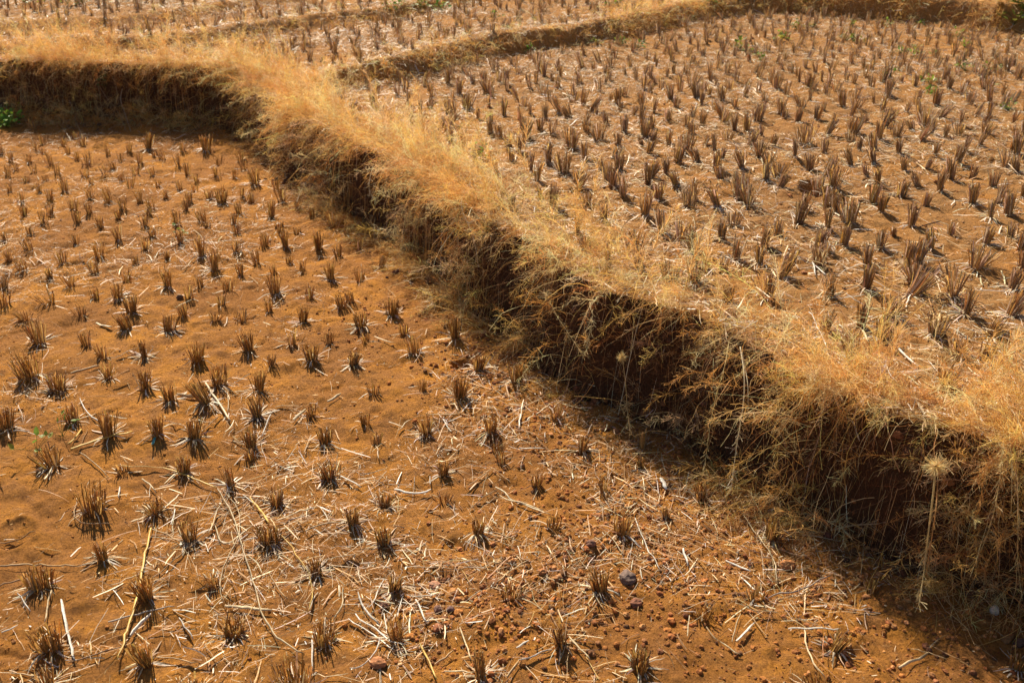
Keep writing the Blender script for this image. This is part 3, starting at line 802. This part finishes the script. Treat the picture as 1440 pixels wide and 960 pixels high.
# airy seed heads
def pan(line, n, o0, o1, Lr, nh, pw, outb=0.6, hair=(0.015, 0.05), w=0.00075, droop=1.3, zr=(0.4, 1.2), bias=1.2, cols=GOLD, p=(4, 3, 3, 1.5, 1)):
    Q, N, T, off = crest_roots(line, n, o0, o1, pw, bias)
    n = len(Q)
    D = np.zeros((n, 3)); D[:, :2] = N * outb * rng.uniform(-0.2, 1.6, (n, 1)) + rng.normal(0, 0.45, (n, 2)) + np.array([-0.25, 0.15])
    D[:, 2] = rng.uniform(*zr, n)
    z = H(Q[:, 0], Q[:, 1])
    panicles(mb, np.stack([Q[:, 0], Q[:, 1], z], 1), D, rng.uniform(*Lr, n), nh, cols, p, rng.uniform(0.4, 1.6, n) * droop, hair, w)
pan(crest_l, 7600, -0.09, 0.22, (0.08, 0.22), 46, 0.6, bias=1.5, outb=0.45, zr=(0.3, 1.2), w=0.00085)
pan(crest_l, 2400, -0.03, 0.26, (0.18, 0.33), 60, 0.1, w=0.00085, hair=(0.02, 0.06), outb=0.3, droop=0.9, zr=(0.8, 1.6))
tag(mb.build("dry_grass", M_GRASS), "dense golden dry grass along the crest of the bank", "dry grass", kind="stuff")

# grass and rootlets of the shaded face
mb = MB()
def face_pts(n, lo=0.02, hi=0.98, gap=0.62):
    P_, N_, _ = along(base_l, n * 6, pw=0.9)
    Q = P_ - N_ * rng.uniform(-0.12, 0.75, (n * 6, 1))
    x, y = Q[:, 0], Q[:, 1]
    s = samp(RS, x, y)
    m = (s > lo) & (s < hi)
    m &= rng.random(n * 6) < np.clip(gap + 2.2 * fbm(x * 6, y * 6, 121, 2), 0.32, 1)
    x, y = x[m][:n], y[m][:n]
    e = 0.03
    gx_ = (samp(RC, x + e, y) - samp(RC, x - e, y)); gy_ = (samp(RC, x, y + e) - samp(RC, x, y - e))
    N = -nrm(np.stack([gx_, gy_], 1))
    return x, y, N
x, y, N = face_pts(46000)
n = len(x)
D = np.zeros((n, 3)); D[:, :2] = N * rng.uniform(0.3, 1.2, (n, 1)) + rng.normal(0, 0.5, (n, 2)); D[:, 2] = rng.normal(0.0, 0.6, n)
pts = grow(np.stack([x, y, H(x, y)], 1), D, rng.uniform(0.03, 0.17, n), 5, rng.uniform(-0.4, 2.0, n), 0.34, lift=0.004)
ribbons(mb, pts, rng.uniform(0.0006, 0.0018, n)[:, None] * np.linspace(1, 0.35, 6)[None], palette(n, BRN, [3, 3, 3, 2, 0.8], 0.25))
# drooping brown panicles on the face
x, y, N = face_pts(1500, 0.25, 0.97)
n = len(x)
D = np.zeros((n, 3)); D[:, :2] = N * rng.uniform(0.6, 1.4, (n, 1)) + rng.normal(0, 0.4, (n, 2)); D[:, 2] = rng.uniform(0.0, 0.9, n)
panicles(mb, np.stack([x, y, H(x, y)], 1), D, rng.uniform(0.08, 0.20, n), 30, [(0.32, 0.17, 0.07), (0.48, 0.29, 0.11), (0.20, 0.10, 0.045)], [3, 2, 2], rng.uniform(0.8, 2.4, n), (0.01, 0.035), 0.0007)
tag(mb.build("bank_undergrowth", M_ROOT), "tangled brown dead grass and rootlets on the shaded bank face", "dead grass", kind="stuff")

# grass edging the smaller far steps
mb = MB()
for line, n1, n2, of in ((B_l, 16000, 2000, 0.07), (C_l, 9000, 900, 0.07), (D_l, 5000, 500, 0.07)):
    lf = line
    blade_field(mb, lf, n1, of - 0.10, of + 0.13, (0.03, 0.12), (0.0014, 0.0032), 1.4, GOLD + [(0.32, 0.18, 0.08)], [3, 3, 2, 3, 1, 1], pw=0.3, outb=0.7, nseg=4)
    pan(lf, n2, of - 0.06, of + 0.12, (0.06, 0.18), 20, 0.3, w=0.0013, zr=(0.3, 1.2))
    blade_field(mb, lf, n1 // 2, of - 0.16, of + 0.0, (0.04, 0.12), (0.0012, 0.0028), 2.2, BRN, [3, 3, 3, 2, 1], pw=0.3, outb=1.2, nseg=4)
right = lambda Q: Q[:, 0] > 0.9 + rng.normal(0, 0.3, len(Q))
blade_field(mb, B_l, 30000, 0.04, 0.75, (0.06, 0.20), (0.0016, 0.0034), 1.3, GOLD + [(0.34, 0.19, 0.08)], [3, 3, 3, 3, 2, 2], pw=0.3, outb=0.7, nseg=4, thin=right, bias=1.0)
tag(mb.build("dry_grass", M_GRASS), "dry grass fringing the small far terrace edges", "dry grass", kind="stuff")

# ------------------------------------------------------------------ hanging stalks one can point to
def stalk(pts_px, z0, label, w=0.0022, nh=60, hair=(0.01, 0.03), col=(0.74, 0.60, 0.30), out=0.13, clump=0.35, head=None):
    """first pixel is the root on the crest, the rest hang in front of the bank"""
    W = []
    for i, (a, b) in enumerate(pts_px):
        P = hit(a, b)
        C = np.array([0, 0, CAM_H])
        dist = np.linalg.norm(P - C)
        k = (0.10 if head else 0.03) if i == 0 else out
        W.append(C + (P - C) * (1 - k / dist * 1.0))
    W = np.array(W)
    seg = np.concatenate([[0], np.cumsum(np.linalg.norm(np.diff(W, axis=0), axis=1))])
    K = 14
    s = np.linspace(0, seg[-1], K)
    Q = np.stack([np.interp(s, seg, W[:, j]) for j in range(3)], 1)
    for _ in range(2): Q[1:-1] = 0.25 * Q[:-2] + 0.5 * Q[1:-1] + 0.25 * Q[2:]
    Q[:, 2] = np.maximum(Q[:, 2], H(Q[:, 0], Q[:, 1]) + 0.003)
    root = empty("grass_stalk", Q[0])
    mb = MB(); tubes(mb, Q[None], (w / 2 * np.linspace(1, 0.45, K))[None], np.array([col]), 5)
    mb.build("stem", M_GRASS, parent=root, origin=Q[0], smooth=True)
    if nh:
        nh = max(nh, 45)
        n = nh
        t = clump + (1 - clump) * rng.random(n)
        f = t * (K - 1); k = np.minimum(f.astype(int), K - 2); fr = (f - k)[:, None]
        A = Q[k] * (1 - fr) + Q[k + 1] * fr; T = nrm(Q[k + 1] - Q[k])
        hd = nrm(T * rng.uniform(0.5, 1.3, (n, 1)) + nrm(rng.normal(0, 1, (n, 3))) * 0.8)
        hl = rng.uniform(*hair, n)
        P3 = np.stack([A, A + hd * hl[:, None] * 0.5, A + hd * hl[:, None] - np.array([0, 0, 0.002])], 1)
        mb = MB(); ribbons(mb, P3, np.full((n, 3), 0.0009) * np.array([0.7, 1, 1.5]), palette(n, [col, (0.62, 0.42, 0.18)], [2, 1], 0.15))
        mb.build("seed_head", M_GRASS, parent=root, origin=Q[0])
    if head:
        C0 = W[head[0]]; n = 240
        d = nrm(rng.normal(0, 1, (n, 3)) + np.array([0, 0, -0.1])); hl = rng.uniform(0.3, 1, n) * head[1]
        P3 = np.stack([np.repeat(C0[None], n, 0), C0 + d * hl[:, None] * 0.5, C0 + d * hl[:, None]], 1)
        mb = MB(); ribbons(mb, P3, np.full((n, 3), 0.0009), palette(n, [(0.85, 0.72, 0.38), (0.75, 0.55, 0.24)], [1, 1], 0.12))
        mb.build("flower_tuft", M_GRASS, parent=root, origin=Q[0])
    tag(root, label, "grass stalk", "grass stalks hanging over the bank")
PAL = (0.80, 0.72, 0.52)
stalk([(1041, 488), (1048, 530), (1046, 570), (1035, 630), (1028, 690)], 0.4, "thick cream stalk hanging at 72% across, right one of a pale pair", 0.0042, 50, col=PAL, clump=0.5)
stalk([(1043, 492), (1052, 540), (1052, 583)], 0.4, "short white leaf doubled beside the thick cream hanging stalk", 0.0034, 0, col=PAL)
stalk([(1025, 480), (1020, 515), (1005, 560), (996, 615), (990, 665)], 0.4, "slender yellowish stalk hanging left of the thick cream one", 0.0028, 90, col=(0.72, 0.62, 0.32), clump=0.3)
stalk([(875, 502), (880, 540), (882, 575), (886, 610)], 0.3, "stalk with one fuzzy pale tuft on top, middle of the shaded bank", 0.0022, 70, head=(0, 0.022))
stalk([(1316, 655), (1312, 700), (1306, 745), (1300, 800), (1292, 850)], 0.3, "thick straight stalk with round fuzzy head, lower right of the bank", 0.0050, 110, head=(0, 0.036), clump=0.45)
stalk([(1319, 675), (1316, 720), (1308, 770), (1302, 810)], 0.3, "orange-tinged stalk pressed against the thick fuzzy-headed one", 0.0035, 30, col=(0.68, 0.40, 0.15))
stalk([(1410, 565), (1412, 620), (1405, 690), (1395, 740), (1372, 790)], 0.3, "long bristly stalk curving down near the right edge", 0.0030, 150, hair=(0.012, 0.035), clump=0.25)
stalk([(1408, 562), (1420, 610), (1424, 660), (1422, 720)], 0.3, "straight yellow stalk falling second from the right edge", 0.0034, 40)
stalk([(1412, 560), (1432, 590), (1444, 625)], 0.3, "stiff pale stalk bending out of the right edge of the photo", 0.0034, 0, col=PAL)
stalk([(1394, 590), (1404, 625), (1424, 655), (1430, 690)], 0.3, "thin crossing stalk left of the yellow stalks near the right edge", 0.0022, 20)
stalk([(1431, 650), (1432, 720), (1431, 790), (1428, 830)], 0.3, "rightmost thin upright-hanging stalk beside the right edge", 0.0022, 40)
stalk([(653, 264), (647, 290), (656, 312), (668, 335), (672, 370)], 0.4, "kinked cream stalk over the bank above the middle of the face", 0.0040, 80, col=PAL, clump=0.4)
stalk([(608, 282), (590, 310), (572, 336), (558, 360)], 0.4, "bare stalk slanting down left over the upper bank face", 0.0030, 0, col=(0.66, 0.50, 0.28))
stalk([(630, 320), (618, 340), (605, 358)], 0.4, "short slanting stalk right of the bare slanting one", 0.0024, 0, col=(0.66, 0.50, 0.28))
stalk([(458, 228), (436, 248), (424, 265), (417, 285)], 0.4, "bent stalk arching down left at the bank's corner", 0.0036, 0, col=PAL)
stalk([(525, 232), (520, 250), (518, 268), (530, 285)], 0.4, "pale curled stalk over the edge between two bare slanting ones", 0.0034, 30, col=PAL)
stalk([(645, 330), (642, 380), (646, 420), (650, 470)], 0.4, "straight fine stalk reaching down to the field at the bank's middle", 0.0018, 30)
stalk([(682, 380), (668, 405), (655, 425), (650, 445)], 0.4, "branching thin stalk beside the straight fine one", 0.0020, 40)
stalk([(868, 425), (895, 395), (925, 365), (955, 332)], 0.4, "long bare stalk lying up right behind the crest", 0.0024, 0, col=PAL, out=0.08)
stalk([(770, 415), (780, 440), (800, 470), (820, 500)], 0.4, "feathery golden stalk drooping right of the middle of the bank", 0.0024, 120, clump=0.1)
stalk([(172, 125), (168, 140), (176, 160), (184, 185)], 0.4, "crooked grey stem down the far left dark face", 0.0050, 0, col=(0.55, 0.44, 0.30))
stalk([(140, 122), (150, 138), (165, 155), (178, 185)], 0.4, "second stem slanting beside the crooked grey one, far left face", 0.0035, 20, col=(0.50, 0.36, 0.20))
stalk([(108, 160), (104, 166), (110, 178), (118, 196)], 0.3, "pale looped stem at the far left foot of the bank", 0.0035, 10, col=(0.55, 0.42, 0.26))
stalk([(1168, 745), (1200, 738), (1235, 736)], 0.3, "pale broom-like dead sprig lying at the shaded bank foot", 0.0045, 60, hair=(0.02, 0.05), clump=0.0, col=(0.62, 0.50, 0.32), out=0.02)
stalk([(1065, 672), (1058, 720), (1085, 775), (1091, 820)], 0.3, "thin forked stalk over the foot of the bank left of the sprig", 0.0024, 40, out=0.02)
stalk([(1040, 650), (1065, 675), (1120, 730), (1140, 755)], 0.3, "long thin stalk slanting right along the bank foot", 0.0022, 30, out=0.02)
stalk([(968, 555), (985, 590), (960, 620)], 0.3, "small dark crossing stalk on the face left of the cream pair", 0.0018, 20, col=(0.45, 0.32, 0.18))
# upright seed stalks standing behind the crest, seen against the upper field
def upright(px, py, h, dx, label):
    P = hit(px, py); n = 1
    K = 9; t = np.linspace(0, 1, K)
    Q = P + np.stack([dx * h * t ** 1.6, 0.1 * h * t, h * t * (1 - 0.12 * t * abs(dx))], 1)
    root = empty("grass_stalk", P)
    mb = MB(); tubes(mb, Q[None], (0.0011 * np.linspace(1, 0.4, K))[None], np.array([(0.62, 0.42, 0.18)]), 4)
    mb.build("stem", M_GRASS, parent=root, origin=P)
    n = 90
    f = (0.45 + 0.55 * rng.random(n)) * (K - 1); k = np.minimum(f.astype(int), K - 2); fr = (f - k)[:, None]
    A = Q[k] * (1 - fr) + Q[k + 1] * fr
    d = nrm(nrm(Q[k + 1] - Q[k]) * 1.1 + nrm(rng.normal(0, 1, (n, 3))) * 0.7); hl = rng.uniform(0.012, 0.045, n)
    P3 = np.stack([A, A + d * hl[:, None] * 0.5, A + d * hl[:, None]], 1)
    mb = MB(); ribbons(mb, P3, np.full((n, 3), 0.0010), palette(n, GOLD[:3], [1, 1, 1], 0.12))
    mb.build("seed_head", M_GRASS, parent=root, origin=P)
    tag(root, label, "grass stalk", "seed stalks standing behind the crest")
for px, py, h, dx in [(545, 205, 0.34, -0.25), (562, 215, 0.30, 0.3), (600, 232, 0.36, -0.1), (735, 300, 0.34, 0.05), (760, 310, 0.32, -0.35),
                      (800, 345, 0.30, 0.15), (830, 360, 0.33, 0.05), (700, 275, 0.28, -0.3), (905, 400, 0.26, 0.35), (960, 430, 0.22, 0.2),
                      (985, 440, 0.26, 0.05), (430, 140, 0.38, -0.35), (390, 110, 0.34, -0.3), (340, 95, 0.36, 0.2), (300, 90, 0.30, -0.25),
                      (235, 92, 0.30, 0.15), (130, 90, 0.30, -0.2), (70, 88, 0.32, -0.35), (1240, 560, 0.18, 0.1), (1370, 590, 0.22, 0.3)]:
    P = hit(px, py)
    upright(px, py, h, dx, "%s golden seed stalk behind the crest, foot at %s" % ("left-bending" if dx < -0.15 else "right-bending" if dx > 0.15 else "upright", where(P)))

# ------------------------------------------------------------------ green plants
def seedling(px, py, size, nl, label, name="green_seedling", col=(0.13, 0.24, 0.035), group="green seedlings among the stubble", hang=0):
    P = hit(px, py)
    root = empty(name, P)
    sm, lm = MB(), MB()
    for k in range(nl):
        a, el = rng.uniform(0, 6.28), rng.uniform(0.25, 1.3)
        L = size * rng.uniform(0.4, 1.0)
        d = np.array([math.cos(a) * math.cos(el), math.sin(a) * math.cos(el), math.sin(el)])
        E = P + d * L
        tubes(sm, np.stack([P, (P + E) / 2 + (0, 0, 0.1 * L), E])[None], np.full((1, 3), 0.0007), np.array([col]) * 0.9, 3)
        q = nrm(d * 0.6 + rng.normal(0, 0.5, 3)); s = nrm(np.cross(q, [0, 0, 1.0])) ; up = np.cross(s, q)
        ll = size * rng.uniform(0.22, 0.42); lw = ll * rng.uniform(0.28, 0.42)
        c = np.array(col) * rng.uniform(0.75, 1.5) * np.array([rng.uniform(0.8, 1.5), 1, 1])
        v = [E, E + q * ll * 0.3 + s * lw - up * 0, E + q * ll * 0.3 + up * -lw * 0.25, E + q * ll * 0.3 - s * lw,
             E + q * ll * 0.7 + s * lw * 0.8, E + q * ll * 0.7 - up * lw * 0.2, E + q * ll * 0.7 - s * lw * 0.8, E + q * ll - up * lw * 0.3]
        lm.add(v, f4=[(1, 2, 5, 4), (2, 3, 6, 5)], f3=[(0, 2, 1), (0, 3, 2), (4, 5, 7), (5, 6, 7)], c=c)
    sm.build("stem", M_LEAF, parent=root, origin=P); lm.build("foliage", M_LEAF, parent=root, origin=P)
    tag(root, label, "plant", group)
seedling(10, 178, 0.11, 60, "bright green leafy plant at the left edge by the bank", "leafy_plant", (0.22, 0.42, 0.05), None)
seedling(24, 160, 0.08, 22, "smaller green plant just right of and behind the left edge one", "leafy_plant", (0.24, 0.38, 0.05), None)
seedling(150, 122, 0.09, 34, "dark green creeper on the crest above the far left dark face", "creeper", (0.10, 0.13, 0.04), None)
seedling(1438, 14, 0.26, 70, "green bush at the top right corner behind the far bank", "green_bush", (0.16, 0.22, 0.03), None)
seedling(1425, 36, 0.14, 30, "olive weed below the corner bush on the far bank", "weed", (0.14, 0.17, 0.03), None)
z3 = [(245, 210), (295, 228), (330, 262), (690, 172), (720, 178), (745, 180), (920, 228), (975, 235), (1060, 240), (1190, 200), (1050, 400),
      (1040, 355), (1190, 302), (480, 122), (545, 116), (1000, 108), (875, 328), (1375, 468), (855, 112), (415, 175), (705, 110), (1160, 160), (1300, 300), (520, 12), (125, 20), (240, 5), (950, 5)]
pl = [(960 + a / 3, b / 3) for a, b in z3]
pl += [(480 + a / 3, b / 3) for a, b in [(790, 218), (230, 48), (335, 38), (425, 48), (1075, 192), (1130, 28), (1155, 22), (1185, 188), (650, 78), (150, 720), (1250, 205), (590, 665)]]
pl += [(118, 6), (95, 7), (145, 7), (48, 8), (88, 614), (52, 637), (253, 330)]
for a, b in pl:
    P = hit(a, b)
    seedling(a, b, rng.uniform(0.05, 0.08) if b > 25 else 0.11, int(rng.integers(12, 26)) if b < 300 else 6, "tiny green seedling growing at " + where(P), col=(0.16 * rng.uniform(0.8, 1.3), 0.27, 0.04))
